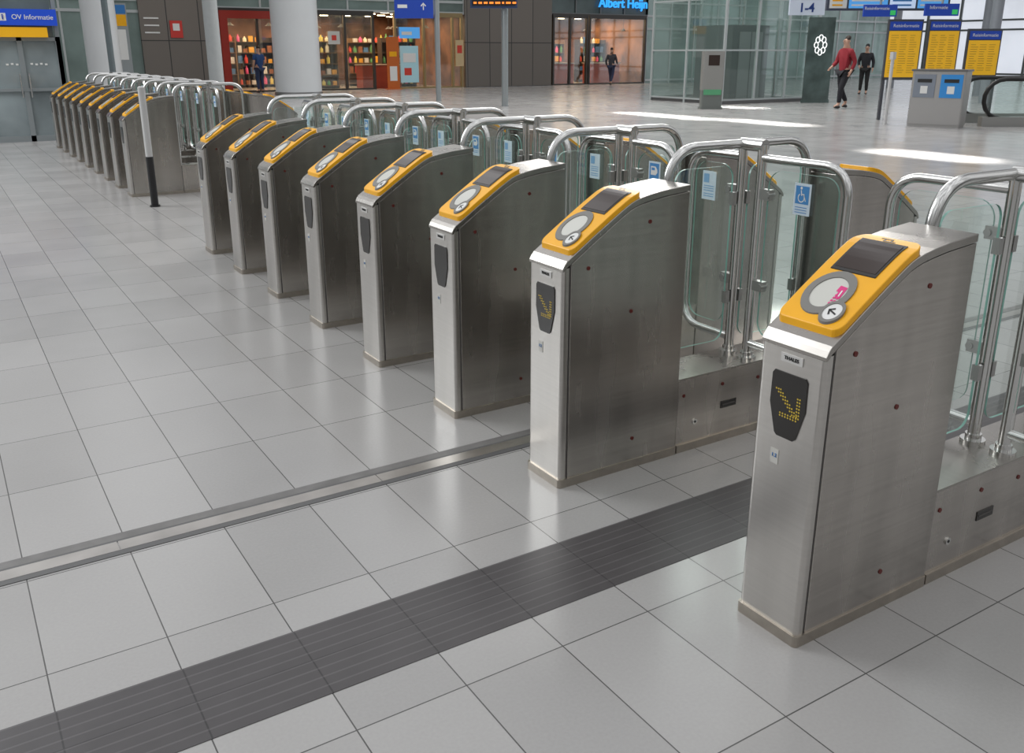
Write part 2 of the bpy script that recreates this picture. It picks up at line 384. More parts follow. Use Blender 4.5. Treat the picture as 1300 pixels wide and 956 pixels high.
# ------------------------------------------------------------------ floor
def nodekit(nt):
    L=nt.links
    def mth(op,a,b_=None,c=None):
        n=nt.nodes.new('ShaderNodeMath'); n.operation=op
        for i,v in enumerate((a,b_,c)):
            if v is None: continue
            if isinstance(v,(int,float)): n.inputs[i].default_value=v
            else: L.new(v,n.inputs[i])
        return n.outputs[0]
    return L,mth
def floor_material():
    m,nt,b=new_mat('stone_floor_tiles'); L,mth=nodekit(nt)
    g=nt.nodes.new('ShaderNodeNewGeometry'); sp=nt.nodes.new('ShaderNodeSeparateXYZ'); L.new(g.outputs['Position'],sp.inputs[0])
    X=sp.outputs[0]; Y=sp.outputs[1]
    tx=mth('DIVIDE',mth('SUBTRACT',X,.03),.2925)
    hi=mth('GREATER_THAN',Y,2.83); lo=mth('LESS_THAN',Y,1.945)
    anchor=mth('ADD',2.25,mth('ADD',mth('MULTIPLY',hi,.655),mth('MULTIPLY',lo,-.60)))
    ty=mth('DIVIDE',mth('SUBTRACT',Y,anchor),.5)
    fx=mth('ABSOLUTE',mth('SUBTRACT',mth('FRACT',mth('ADD',tx,.5)),.5)); fy=mth('ABSOLUTE',mth('SUBTRACT',mth('FRACT',mth('ADD',ty,.5)),.5))
    gx=mth('LESS_THAN',mth('MULTIPLY',fx,.2925),.0018); gy=mth('LESS_THAN',mth('MULTIPLY',fy,.5),.0018)
    gr=mth('MAXIMUM',gx,gy)
    cb=nt.nodes.new('ShaderNodeCombineXYZ'); L.new(mth('FLOOR',tx),cb.inputs[0]); L.new(mth('FLOOR',ty),cb.inputs[1])
    wn=nt.nodes.new('ShaderNodeTexWhiteNoise'); wn.noise_dimensions='2D'; L.new(cb.outputs[0],wn.inputs['Vector'])
    n1=nt.nodes.new('ShaderNodeTexNoise'); n1.inputs['Scale'].default_value=1.6; n1.inputs['Detail'].default_value=5; n1.inputs['Roughness'].default_value=.5; L.new(g.outputs['Position'],n1.inputs['Vector'])
    n2=nt.nodes.new('ShaderNodeTexNoise'); n2.inputs['Scale'].default_value=110; n2.inputs['Detail'].default_value=3; L.new(g.outputs['Position'],n2.inputs['Vector'])
    s=mth('ADD',mth('ADD',.74,mth('MULTIPLY',wn.outputs['Value'],.13)),mth('ADD',mth('MULTIPLY',n1.outputs['Fac'],.17),mth('MULTIPLY',n2.outputs['Fac'],.14)))
    v=nt.nodes.new('ShaderNodeVectorMath'); v.operation='SCALE'; v.inputs[0].default_value=(.372,.364,.355); L.new(s,v.inputs['Scale'])
    mx=nt.nodes.new('ShaderNodeMix'); mx.data_type='RGBA'; L.new(gr,mx.inputs[0]); L.new(v.outputs[0],mx.inputs[6]); mx.inputs[7].default_value=(.075,.073,.071,1)
    L.new(mx.outputs[2],b.inputs['Base Color'])
    L.new(mth('ADD',.13,mth('MULTIPLY',n1.outputs['Fac'],.17)),b.inputs['Roughness'])
    bp=nt.nodes.new('ShaderNodeBump'); bp.inputs['Strength'].default_value=.3; bp.inputs['Distance'].default_value=.002
    L.new(mth('SUBTRACT',1,gr),bp.inputs['Height']); L.new(bp.outputs[0],b.inputs['Normal'])
    return m
mb=MB(); mb.box(-40,62,-30,60,-.1,0); struct(obj('floor',mb.mesh('floor',floor_material())),'large grey stone floor tiles','floor')
def tactile():
    m,nt,b=new_mat('dark_ribbed_tactile_tile'); L,mth=nodekit(nt)
    g=nt.nodes.new('ShaderNodeNewGeometry'); sp=nt.nodes.new('ShaderNodeSeparateXYZ'); L.new(g.outputs['Position'],sp.inputs[0])
    X=sp.outputs[0];Y=sp.outputs[1]
    rib=mth('GREATER_THAN',mth('FRACT',mth('DIVIDE',mth('SUBTRACT',Y,1.80),.0362)),.84)
    jx=mth('LESS_THAN',mth('FRACT',mth('DIVIDE',mth('SUBTRACT',X,.03),.2925)),.014)
    jy=mth('LESS_THAN',mth('ABSOLUTE',mth('SUBTRACT',Y,1.945)),.002)
    n=nt.nodes.new('ShaderNodeTexNoise'); n.inputs['Scale'].default_value=9; n.inputs['Detail'].default_value=4; L.new(g.outputs['Position'],n.inputs['Vector'])
    s=mth('SUBTRACT',mth('ADD',mth('ADD',.75,mth('MULTIPLY',n.outputs['Fac'],.45)),mth('MULTIPLY',rib,.55)),mth('MULTIPLY',mth('MAXIMUM',jx,jy),.6))
    v=nt.nodes.new('ShaderNodeVectorMath'); v.operation='SCALE'; v.inputs[0].default_value=(.060,.055,.057); L.new(s,v.inputs['Scale']); L.new(v.outputs[0],b.inputs['Base Color'])
    b.inputs['Roughness'].default_value=.42
    bp=nt.nodes.new('ShaderNodeBump'); bp.inputs['Strength'].default_value=.4; bp.inputs['Distance'].default_value=.003; L.new(rib,bp.inputs['Height']); L.new(bp.outputs[0],b.inputs['Normal'])
    return m
mb=MB(); mb.box(-6,9,1.80,2.09,-.02,.0015); struct(obj('trim_1',mb.mesh('trim',tactile())),'dark ribbed tactile paving strip set in the floor','paving strip')
mb=MB()
x=-6.0
while x<9: mb.box(x,x+.896,2.790,2.850,-.02,.0025,0); x+=.9
mb.box(-6,9,2.850,2.862,-.02,.002,2); mb.box(-6,9,2.862,2.905,-.02,.002,1); mb.box(-6,9,2.762,2.790,-.02,.002,2)
struct(obj('trim_2',mb.mesh('trim',[mat('strip_aluminium',(.44,.42,.40),.36,1,noise=.15,nscale=6),mat('strip_rubber',(.16,.155,.15),.5,noise=.2,nscale=10),mat('strip_edge',(.10,.10,.10),.5)])),'metal expansion joint strip in the tiled floor','floor strip')

# ------------------------------------------------------------------ slender pole by the gates
p=empty('barrier_pole',(1.83,9.72,0)); tag(p,'slim pale grey pole with black lower sleeve on the tiles','pole')
mb=MB(); mb.cyl(0,0,.50,1.17,.034,20); mb.cyl(0,0,1.17,1.18,.034,20,0,.02); obj('pole_shaft',mb.mesh('pole_shaft',mat('pale_grey_paint',(.55,.55,.54),.35)),p)
mb=MB(); mb.cyl(0,0,0,.50,.036,20); mb.cyl(0,0,0,.015,.05,20); obj('pole_sleeve',mb.mesh('pole_sleeve',mat('black_rubber',(.012,.012,.013),.5)),p)['label']='black rubber sleeve'

# ------------------------------------------------------------------ columns and poles
CW=mat('column_paint',(.70,.72,.73),.35,noise=.03,nscale=1)
def column(x,y,r,h,label,m=CW):
    o=empty('column',(x,y,0)); tag(o,label,'column')
    mb=MB(); mb.cyl(0,0,.12,h,r,40); obj('shaft',mb.mesh('column_shaft',m),o)
    mb=MB(); mb.cyl(0,0,0,.12,r*1.04,40); obj('base_collar',mb.mesh('column_collar',mat('collar_steel',(.4,.4,.4),.35,1)),o)
column(11.75,33.3,.83,9,'massive round pale grey concrete column')
column(5.2,33.1,.52,9,'round pale grey concrete column behind the gates')
column(6.4,24.2,.18,9,'slender grey painted round column',mat('column_grey',(.40,.42,.42),.4,noise=.03))
PG=mat('pole_galvanised',(.36,.39,.40),.35,.6)
column(3.85,23.5,.07,9,'thin dark grey steel column',mat('column_dark',(.13,.16,.17),.4,noise=.03))

# ------------------------------------------------------------------ facade
def panel_mat(name,col,bw=1.15,bh=1.9):
    m,nt,b=new_mat(name); L=nt.links
    tc=nt.nodes.new('ShaderNodeTexCoord'); mp=nt.nodes.new('ShaderNodeMapping'); mp.inputs['Rotation'].default_value=(R(90),0,0)
    L.new(tc.outputs['Object'],mp.inputs[0])
    br=nt.nodes.new('ShaderNodeTexBrick'); br.offset=0; br.inputs['Scale'].default_value=1; br.inputs['Brick Width'].default_value=bw; br.inputs['Row Height'].default_value=bh
    br.inputs['Mortar Size'].default_value=.018; br.inputs['Color1'].default_value=(*col,1); br.inputs['Color2'].default_value=(col[0]*.86,col[1]*.87,col[2]*.88,1); br.inputs['Mortar'].default_value=(.03,.03,.03,1)
    L.new(mp.outputs[0],br.inputs['Vector'])
    L.new(br.outputs['Color'],b.inputs['Base Color']); b.inputs['Roughness'].default_value=.45
    return m
CLAD=panel_mat('stone_cladding_panels',(.185,.162,.14))
FY=36.5
mb=MB(); mb.box(20.6,25.2,FY,FY+.4,0,9); mb.box(7.1,9.8,FY,FY+8,0,9)
struct(obj('wall_north',mb.mesh('wall',CLAD)),'grey-brown stone panel facade','wall')
DGL=mat('dark_green_glass',(.075,.105,.10),.08,noise=.5,nscale=.6)
MGL=mat('hall_green_glass',(.16,.21,.20),.08,noise=.7,nscale=.5,emit=(.13,.17,.16),estr=.4)  # hall glass emission stands in for daylight from the back
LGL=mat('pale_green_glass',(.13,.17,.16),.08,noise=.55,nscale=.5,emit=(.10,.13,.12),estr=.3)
MUL=mat('mullion_metal',(.16,.17,.17),.4,.5)
MULW=mat('mullion_white',(.50,.53,.53),.4)
def curtain(n,x0,x1,z0,z1,y,step,gm,mm,rows=(),label='glazed curtain wall panels'):
    mb=MB(); mb.box(x0,x1,y+.06,y+.1,z0,z1,0)
    k=x0
    while k<=x1+.01: mb.box(k-.035,k+.035,y,y+.12,z0,z1,1); k+=step
    for z in rows: mb.box(x0,x1,y-.01,y+.12,z-.05,z+.05,1)
    return struct(obj('window_%d'%n,mb.mesh('window',[gm,mm])),label,'window')
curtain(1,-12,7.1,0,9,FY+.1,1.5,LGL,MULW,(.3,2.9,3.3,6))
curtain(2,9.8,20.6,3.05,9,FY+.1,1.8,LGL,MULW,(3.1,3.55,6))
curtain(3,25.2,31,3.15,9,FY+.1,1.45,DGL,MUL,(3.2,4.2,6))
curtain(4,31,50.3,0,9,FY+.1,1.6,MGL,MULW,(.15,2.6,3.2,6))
mb=MB(); mb.box(0,.3,0,43,0,9,0)
for k in range(22): mb.box(-.1,0,k*2.0,k*2.0+.12,0,9,1)
for z in (.3,2.6,3.1): mb.box(-.12,0,0,43,z,z+.1,1)
ew=obj('wall_east',mb.mesh('wall',[mat('bright_hall_glazing',(.35,.37,.40),.15,emit=(.66,.69,.76),estr=.85,noise=.6,nscale=.3),MUL]),None,(50,-6,0)); struct(ew,'bright glazed end wall of the hall','wall')  # glazing glows by its own emission in place of daylight behind it

# shops --------------------------------------------------------------
def shop(n,x0,x1,zt,backcol,side,energy):
    mb=MB()
    mb.box(x0,x1,FY+6.5,FY+6.6,0,zt+.2,0); mb.box(x0-.1,x0,FY+.4,FY+6.5,0,zt+.2,1); mb.box(x1,x1+.1,FY+.4,FY+6.5,0,zt+.2,0)
    o=obj('wall_shop_%d'%n,mb.mesh('wall',[mat('shop_back_wall%d'%n,backcol,.6,noise=.7,nscale=1.2),mat('shop_side_wall%d'%n,side,.6)])); struct(o,'warm coloured interior shop wall','wall')
    mb=MB(); mb.box(x0,x1,FY+.4,FY+6.5,zt+.1,zt+.2,0)
    k=x0+.5
    while k<x1-.4:
        for j in range(4): mb.box(k,k+.35,FY+.8+j*1.4,FY+.88+j*1.4,zt+.07,zt+.1,1)
        k+=1.1
    struct(obj('ceiling' if n==1 else 'ceiling_shop',mb.mesh('ceiling',[mat('shop_ceiling%d'%n,(.07,.05,.04),.7),mat('shop_lamp%d'%n,(1,.9,.7),.5,emit=(1,.78,.5),estr=12)])),'dark shop ceiling with warm lamp strips','ceiling')
    ld=bpy.data.lights.new('shop_light','AREA'); ld.shape='RECTANGLE'; ld.size=x1-x0-1; ld.size_y=4.5; ld.energy=energy*(x1-x0); ld.color=(1,.66,.38)
    l=bpy.data.objects.new('shop_light',ld); COL.objects.link(l); l.location=((x0+x1)/2,FY+3,zt-.0)
shop(1,9.9,20.5,3.0,(.20,.095,.055),(.35,.03,.02),52); shop(2,25.3,31,3.1,(.28,.13,.055),(.22,.12,.06),60)
FR=mat('shopfront_frame',(.07,.065,.06),.4,.5); FRG=mat('shopfront_gold_frame',(.32,.24,.12),.4,.4)
SG=glass('shop_window_glass',(.93,.96,.95),1.6)
RED=mat('red_paint',(.30,.025,.015),.4,emit=(.3,.02,.01),estr=.06)
def front(x0,x1,zt,ks,m,portal=False):
    o=empty('shopfront',(x0,FY,0)); tag(o,'glazed shopfront with slim metal frame' if not portal else 'glazed shopfront with red painted surround','shopfront')
    mb=MB(); mb.box(0,x1-x0,.05,.15,zt-.08,zt+.1,0); mb.box(0,x1-x0,.05,.15,0,.06,0)
    for k in ks: mb.box(k-x0-.045,k-x0+.045,.03,.17,0,zt,0)
    obj('frame',mb.mesh('frame',m),o)
    mb=MB(); mb.box(.05,x1-x0-.05,.09,.11,.06,zt-.08,0); obj('glass_pane',mb.mesh('pane',SG),o)
    if portal:
        mb=MB(); mb.box(-.0,.28,-.1,.04,0,3.0); mb.box(.28,x1-x0,-.1,.04,2.72,3.0); obj('red_surround',mb.mesh('portal',RED),o)
front(9.95,13.2,3.0,(10.0,11.4,13.1),FR,True); front(13.7,16.3,3.0,(13.75,15,16.25),FR); front(17.2,20.5,3.0,(17.25,18.6,20.0,20.45),FRG)
front(25.3,27.35,3.1,(25.35,26.3,27.3),FR); front(27.4,30.95,3.1,(27.45,30.9),FR)
cols=[(.62,.05,.03),(.8,.42,.05),(.8,.76,.62),(.08,.2,.45),(.75,.62,.12),(.30,.12,.06),(.10,.32,.12),(.7,.7,.72),(.75,.1,.3)]
gm=[mat('goods_print%d'%i,c,.5) for i,c in enumerate(cols)]
goods=[]
for i,m in enumerate(gm):
    mb=MB()
    if i%2: mb.prism(rrect(-.10,.10,-.06,.06,.01,2),0,.22,'z'); mb.box(-.07,.07,-.065,-.06,.06,.16)
    else: mb.tube([(0,0,0),(0,0,.17),(0,0,.21),(0,0,.27)],[.075,.075,.03,.025],10)
    goods.append(mb.mesh('product_package',m))
SH=mat('shelf_wood',(.20,.115,.055),.5); SHD=mat('shelf_dark',(.05,.04,.035),.5)
def shelf_mesh(m):
    mb=MB()
    for z in (.1,.55,1.0,1.45,1.9): mb.box(-.8,.8,-.2,.2,z,z+.03)
    mb.box(-.84,-.8,-.22,.22,0,2.1); mb.box(.8,.84,-.22,.22,0,2.1); mb.box(-.8,.8,.2,.22,0,2.1)
    return mb.mesh('shelf_unit',m)
shm=[shelf_mesh(SH),shelf_mesh(SHD)]
for n,(sx_,sy_) in enumerate(((10.9,FY+4.5),(12.7,FY+5.0),(14.6,FY+2.2),(15.6,FY+4.8),(17.6,FY+4.4),(18.4,FY+2.4),(19.55,FY+5.2),(26.3,FY+3.2),(28.1,FY+4.4),(30.0,FY+3.4))):
    s=obj('shelf_unit',shm[n%2],None,(sx_,sy_,0)); tag(s,('brown wooden' if n%2==0 else 'dark')+' shop shelf unit stocked with packages','shelf','shop shelf units')
    for z in (.13,.58,1.03,1.48,1.93):
        for k in range(6):
            if random.random()<.10: continue
            i=random.randrange(len(goods))
            o=obj('product_package',goods[i],None,(sx_-.66+.265*k+random.uniform(-.02,.02),sy_-.09,z))
            o.scale=(random.uniform(.8,1.15),1,random.uniform(.7,1.45))
            tag(o,'small coloured shop package on a shelf','package','packages on the shop shelves')
mb=MB(); mb.box(-.9,.9,-.35,.35,0,.95); mb.box(-.95,.95,-.4,.4,.95,1.0,1)
cm=mb.mesh('counter',[mat('counter_front',(.35,.06,.03),.5),mat('counter_top',(.4,.32,.24),.4)])
for q in ((16.9,FY+1.1),(29.3,FY+1.5),(26.5,FY+1.6)): tag(obj('shop_counter',cm,None,(*q,0)),'low shop counter with pale top','counter','shop counters')
mb=MB(); mb.tube([(0,0,.12),(0,0,.06),(0,0,0)],[.03,.07,.16],16,0,False); mb.tube([(0,0,.12),(0,0,.55)],.008,6,0); mb.tube([(0,0,.01),(0,0,.05)],.07,10,1)
pl=mb.mesh('pendant_lamp',[BLACK,mat('lamp_glow',(1,.9,.7),.5,emit=(1,.8,.5),estr=16)])
for q in [(10.8,1.6),(12.3,1.4),(14.2,1.2),(15.4,1.4),(17.8,1.3),(19.3,1.2),(18.6,3.6),(15.2,3.6),(26.0,1.3),(28.0,1.1),(29.4,2.6),(30.4,1.2),(27.0,3.8)]:
    tag(obj('pendant_lamp',pl,None,(q[0],FY+q[1],2.5)),'small black pendant lamp glowing warm in the shop','lamp','shop pendant lamps')
def poster(x,z0,z1,w,y,bm,marks,label,rz=0,legs=False,name='poster'):
    o=empty(name,(x,y,0),(0,0,rz)); tag(o,label,'poster')
    mb=MB(); mb.box(-w/2,w/2,0,.04,z0,z1)
    if legs:
        mb.box(-w/2,w/2,0,.05,0,z0); mb.box(-w/2-.05,w/2+.05,-.12,.16,0,.03)
    obj('poster_sheet',mb.mesh('sheet',bm),o)
    mm=[WHITE,BLUEP,gm[1],BLACK,YEL,gm[0]]
    for (a,b_,c,d,i) in marks:
        mb=MB(); mb.box(-w/2+a*w,-w/2+b_*w,-.006,0,z0+c*(z1-z0),z0+d*(z1-z0)); obj('printed_block',mb.mesh('art',mm[i]),o)
    return o
SCB=mat('screen_blue',(.05,.2,.5),.3,emit=(.08,.30,.6),estr=.7)
LBE=mat('poster_pale_blue',(.35,.55,.6),.4,emit=(.2,.35,.4),estr=.25)
poster(17.9,2.05,2.5,.95,FY-.0,SCB,[(.1,.6,.3,.6,0)],'bright blue screen in the shop window')
poster(17.85,.25,1.75,.85,FY-.0,LBE,[(.15,.85,.55,.8,0),(.2,.6,.2,.4,5)],'pale blue advertising poster in shop window')
poster(16.9,.15,2.1,.55,FY-.4,mat('poster_orange',(.55,.13,.02),.4),[(.2,.8,.1,.4,0),(.2,.8,.6,.7,4)],'orange advertising banner standing by the shop',legs=True)
poster(14.5,1.8,2.3,.5,FY-.0,mat('poster_white',(.6,.6,.56),.5),[(.3,.7,.3,.7,5)],'white sign with red mark on the shop window')
poster(20.3,.9,2.0,.4,FY-.0,mat('poster_cream',(.6,.45,.25),.5),[(.2,.8,.5,.8,5)],'cream poster in the shop window')
poster(6.15,.2,3.15,1.0,FY-.2,mat('poster_grey',(.30,.33,.34),.5),[(.04,.96,.88,.98,1),(.04,.96,.74,.87,4),(.1,.9,.35,.7,0)],'tall information board with blue header and yellow panel',legs=True)
mb=MB(); mb.box(-.22,.22,-.03,0,-.3,.3,0); mb.box(-.12,.12,-.035,-.03,-.05,.2,1); tag(obj('fire_sign',mb.mesh('sign',[mat('red_sign',(.6,.04,.03),.4),WHITE]),None,(8.35,FY-.01,2.3)),'small red fire equipment sign on stone wall','sign')
for z in (2.15,2.4,2.65):
    mb=MB(); mb.box(-.26,.26,-.02,0,0,.05,0)
    tag(obj('wall_marking',mb.mesh('m',WHITE),None,(7.5,FY,z)),'white lettering band on the stone wall','sign','white bands on stone wall')
AHB=mat('lit_blue_letters',(.02,.25,.7),.4,emit=(.03,.35,.95),estr=1.1)
tag(obj('shop_sign',text_mesh('Albert Heijn',.60,AHB,.03,.008),None,(29.4,FY-.0,3.72),(R(90),0,0)),'lit blue supermarket lettering above the shopfront','sign')

# ------------------------------------------------------------------ glass kiosk with OV Informatie sign
k=empty('service_kiosk',(-3,18.2,0)); tag(k,'grey glazed service kiosk with blue and yellow header sign','kiosk')
mb=MB(); mb.box(0,5.15,.04,.08,.1,1.75); obj('glass_pane',mb.mesh('pane',mat('kiosk_glass',(.24,.28,.29),.07,noise=.4,nscale=.8)),k)
mb=MB()
for x in (0,1.3,2.6,3.9,4.55,5.15): mb.box(x-.04,x+.04,0,.12,0,1.75)
mb.box(0,5.15,0,.12,0,.1); mb.box(0,5.15,0,.12,1.68,1.74); mb.box(0,5.15,-.01,.12,.85,.9)
mb.box(5.12,5.19,.0,.1,0,3.6)
obj('kiosk_frame',mb.mesh('frame',mat('kiosk_frame_grey',(.28,.31,.32),.4,.3)),k)
mb=MB(); mb.box(.2,5.17,-.12,.0,1.93,2.19); s=obj('header_sign',mb.mesh('hs',mat('sign_blue',(.01,.055,.42),.35,emit=(.01,.05,.4),estr=.45)),k)
mb=MB(); mb.box(.2,5.0,-.10,.0,1.74,1.90); obj('yellow_band',mb.mesh('yb',mat('sign_yellow',(.85,.44,.01),.35,emit=(.8,.40,.01),estr=.15)),k)
mb=MB(); mb.box(.2,5.1,0.01,.3,1.75,3.6); obj('kiosk_upper_glazing',mb.mesh('ug',mat('kiosk_upper',(.13,.16,.155),.1,noise=.35,nscale=1)),k)
obj('sign_lettering',text_mesh('OV Informatie',.108,WHITE,.002,.001),s,(4.80,-.125,2.06),(R(90),0,0))
mb=MB(); mb.box(4.30,4.40,-.123,-.12,2.0,2.12,0); obj('info_icon',mb.mesh('ii',WHITE),s); obj('info_letter',text_mesh('i',.12,mat('sign_blue2',(.01,.05,.4),.4),.002,.004),s,(4.35,-.128,2.06),(R(90),0,0))
for x in (4.48,4.62):
    mb=MB(); mb.tube([(x,-.05,.75),(x,-.05,1.15)],.012,8); mb.tube([(x,-.05,.8),(x,.04,.8)],.008,8); mb.tube([(x,-.05,1.1),(x,.04,1.1)],.008,8); obj('door_handle',mb.mesh('dh',CHROME),k)
dots=MB()
for i in range(9):
    if i!=4: dots.box(4.3+i*.075,4.34+i*.075,.034,.039,1.28+.01*(i%2),1.31+.01*(i%2))
obj('glass_marking',dots.mesh('gd',WHITE),k)

# ------------------------------------------------------------------ glass lift
e=empty('glass_lift',(20.2,20.3,0)); tag(e,'tall glass lift shaft with pale steel frame','lift')
EG=glass('lift_glass',(.80,.88,.85),1.8,.04,(.45,.57,.53))
def sheet(pts,m):
    me=bpy.data.meshes.new('sheet'); me.from_pydata(pts,[],[(0,1,2,3)]); me.materials.append(m); return me
for q in ([(0,0,.15),(4,0,.15),(4,0,8),(0,0,8)],[(0,0,.15),(0,3.2,.15),(0,3.2,8),(0,0,8)],[(4,0,.15),(4,3.2,.15),(4,3.2,8),(4,0,8)],[(0,3.2,.15),(4,3.2,.15),(4,3.2,8),(0,3.2,8)]):
    obj('glass_pane',sheet(q,EG),e)
mb=MB()
for x,y in ((0,0),(1.33,0),(2.66,0),(4,0),(0,1.6),(0,3.2),(4,3.2),(4,1.6),(2,3.2)): mb.box(x-.035,x+.035,y-.035,y+.035,0,8)
for z in (.12,1.55,3.0): mb.box(0,4,-.03,.03,z-.025,z+.025); mb.box(-.03,.03,0,3.2,z-.025,z+.025); mb.box(0,4,3.17,3.23,z-.025,z+.025)
obj('lift_frame',mb.mesh('f',mat('lift_frame_steel',(.50,.54,.54),.35,.4)),e)
mb=MB(); mb.box(1.3,2.9,1.0,2.6,.1,2.3,0); mb.box(1.6,2.6,.98,1.0,.1,2.1,1); mb.box(2.09,2.11,.97,.98,.1,2.1,0); obj('lift_cabin',mb.mesh('c',[mat('cabin_grey',(.16,.18,.18),.4,.3),mat('cabin_door',(.34,.36,.36),.3,.4)]),e)
mb=MB(); mb.box(0,4,-.05,3.25,0,.1); obj('lift_base',mb.mesh('b',mat('lift_base_dark',(.10,.10,.10),.4)),e)

h=empty('help_point_pillar',(18.4,18.9,0),(0,0,R(-32))); tag(h,'grey steel help point pillar with small green label','pillar')
mb=MB(); mb.prism(rrect(-.29,.29,-.16,.16,.03,3),.5,1.52,'z'); obj('pillar_body',mb.mesh('b',mat('pillar_grey',(.29,.29,.275),.4,.2)),h)
mb=MB(); mb.prism(rrect(-.28,.28,-.15,.15,.03,3),0,.5,'z'); mb.box(-.30,.30,-.17,.17,0,.05); obj('pillar_base',mb.mesh('g',mat('pillar_base_grey',(.16,.175,.165),.4)),h)
mb=MB(); mb.box(-.15,.15,-.165,-.16,1.15,1.42,0); obj('pillar_screen',mb.mesh('s',SCREEN),h)
mb=MB(); mb.box(-.24,.24,-.172,-.16,.38,.52,0); obj('pillar_label',mb.mesh('s',mat('pillar_label_green',(.10,.36,.18),.4)),h)

# bins ----------------------------------------------------------------
b0=empty('recycling_bin',(17.95,11.75,0),(0,0,R(-70))); tag(b0,'grey metal twin recycling bin with blue and white labels','bin')
mb=MB(); mb.prism(rrect(-.52,.52,-.25,.25,.03,3),.06,1.12,'z'); mb.box(-.50,.50,-.23,.23,0,.06); obj('bin_body',mb.mesh('b',mat('bin_grey',(.38,.37,.36),.4,.4)),b0)
BB=mat('bin_blue',(.03,.27,.68),.4)
for a,b_,m in ((-.47,-.05,mat('bin_label_grey',(.22,.25,.30),.4)),(.05,.47,BB)):
    mb=MB(); mb.box(a,b_,-.262,-.25,.60,1.06,0); lb=obj('bin_label',mb.mesh('s',m),b0)
    mb=MB(); mb.box(a+.07,b_-.07,-.268,-.25,.90,.97); obj('bin_slot',mb.mesh('s',BLACK),b0)
    c=(a+b_)/2
    mb=MB(); mb.box(c-.07,c+.07,-.266,-.258,.68,.83); obj('bin_pictogram',mb.mesh('s',WHITE),lb)
mb=MB(); mb.box(-.54,.54,-.27,.27,1.12,1.16); obj('bin_lid',mb.mesh('s',mat('bin_lid_dark',(.13,.13,.13),.4)),b0)

# timetable boards ------------------------------------------------------
SBL=mat('header_blue',(.01,.04,.28),.35,emit=(.01,.04,.25),estr=.4); YBD=mat('timetable_yellow',(.85,.48,.02),.4,emit=(.8,.42,.02),estr=.2)
TPR=mat('timetable_ink',(.50,.29,.03),.5)
RZ=R(-32.24)
def board(x,y,w,z0,z1,label):
    o=empty('timetable_board',(x,y,0),(0,0,RZ)); tag(o,label,'notice board','timetable boards')
    mb=MB(); mb.box(-w/2-.03,w/2+.03,0,.08,z0-.06,z1+.05); 
    for s in (-1,1): mb.box(s*w/2-.03,s*w/2+.03,0,.08,0,z0)
    obj('board_frame',mb.mesh('f',mat('board_frame_grey',(.10,.105,.12),.4,.4)),o)
    mb=MB(); mb.box(-w/2,w/2,-.012,0,z0,z1-.2); obj('timetable_sheet',mb.mesh('s',YBD),o)
    mb=MB(); mb.box(-w/2,w/2,-.014,0,z1-.18,z1); hb=obj('board_header',mb.mesh('h',SBL),o)
    obj('header_lettering',text_mesh('Reisinformatie',.10,WHITE,.002),hb,(0,-.017,z1-.09),(R(90),0,0))
    mb=MB(); zz=z1-.30
    while zz>z0+.06:
        for c in range(3):
            a=-w/2+.05+c*(w-.08)/3; mb.box(a,a+(w-.12)/3*random.uniform(.5,.9),-.014,-.012,zz,zz+.012)
        zz-=.05
    obj('timetable_print',mb.mesh('p',TPR),o)
board(18.97,13.47,.72,.95,2.15,'yellow timetable board with dark blue header'); board(19.72,13.0,.66,.95,2.15,'yellow timetable board with dark blue header beside bins'); board(20.5,12.5,.70,1.0,1.95,'lower yellow timetable board with blue header')
mb=MB(); mb.cyl(0,0,0,1.45,.035,12); mb.box(-.05,.05,-.04,.04,1.35,1.5)
tag(obj('slim_post',mb.mesh('p',mat('white_post',(.6,.6,.6),.4)),None,(17.6,12.72,0)),'slim white post next to the bins','post')

# escalator --------------------------------------------------------------
def escalator(x,y,L,label):
    o=empty('escalator_balustrade',(x,y,0),(0,0,RZ)); tag(o,label,'escalator','escalator balustrades')
    obj('balustrade_glass',sheet([(.25,0,.18),(L,0,.18),(L,0,.92),(.25,0,.92)],glass('bal_glass',(.86,.93,.90),1,.06)),o)
    mb=MB(); mb.box(0,L,-.09,.09,0,.2); obj('skirt',mb.mesh('s',CLAMP),o)
    path=[(L,0,.96),(.5,0,.96)]+[(.42-.40*math.sin(R(a)),0,.56+.40*math.cos(R(a))) for a in range(0,181,20)]+[(.6,0,.16)]
    mb=MB(); mb.tube(path,.045,10); obj('rubber_handrail',mb.mesh('h',BLACK),o)
escalator(18.8,11.3,5,'glass escalator balustrade with black rubber handrail'); escalator(19.4,12.25,5,'glass escalator balustrade with rounded black handrail end')

# overhead signs -----------------------------------------------------------
d=empty('departure_display',(14.24,22.96,0),(0,0,RZ)); tag(d,'dark electronic departure display mounted on a grey pole','sign')
mb=MB(); mb.cyl(0,0,0,7,.095,16); obj('pole',mb.mesh('p',PG),d)
mb=MB(); mb.box(-.95,.35,-.35,-.12,2.66,3.45); mb.box(-.1,.1,-.12,0,2.9,3.2); obj('display_case',mb.mesh('c',mat('display_case_blue',(.03,.05,.12),.4)),d)
mb=MB(); mb.box(-.90,.30,-.36,-.35,2.72,3.4); ds=obj('display_screen',mb.mesh('c',BLACK),d)
mb=MB()
for z in (2.77,2.91,3.05,3.19):
    a=-.86
    while a<.22:
        w=random.uniform(.05,.14); mb.box(a,a+w,-.366,-.36,z,z+.05); a+=w+.05
obj('lit_text_rows',mb.mesh('l',mat('orange_led',(.8,.2,.02),.4,emit=(1,.22,.03),estr=1.2)),ds)
d=empty('direction_sign',(14.0,26.6,0),(0,0,RZ)); tag(d,'blue direction sign with white symbols on a grey pole','sign')
mb=MB(); mb.cyl(0,0,0,7,.085,16); obj('pole',mb.mesh('p',PG),d)
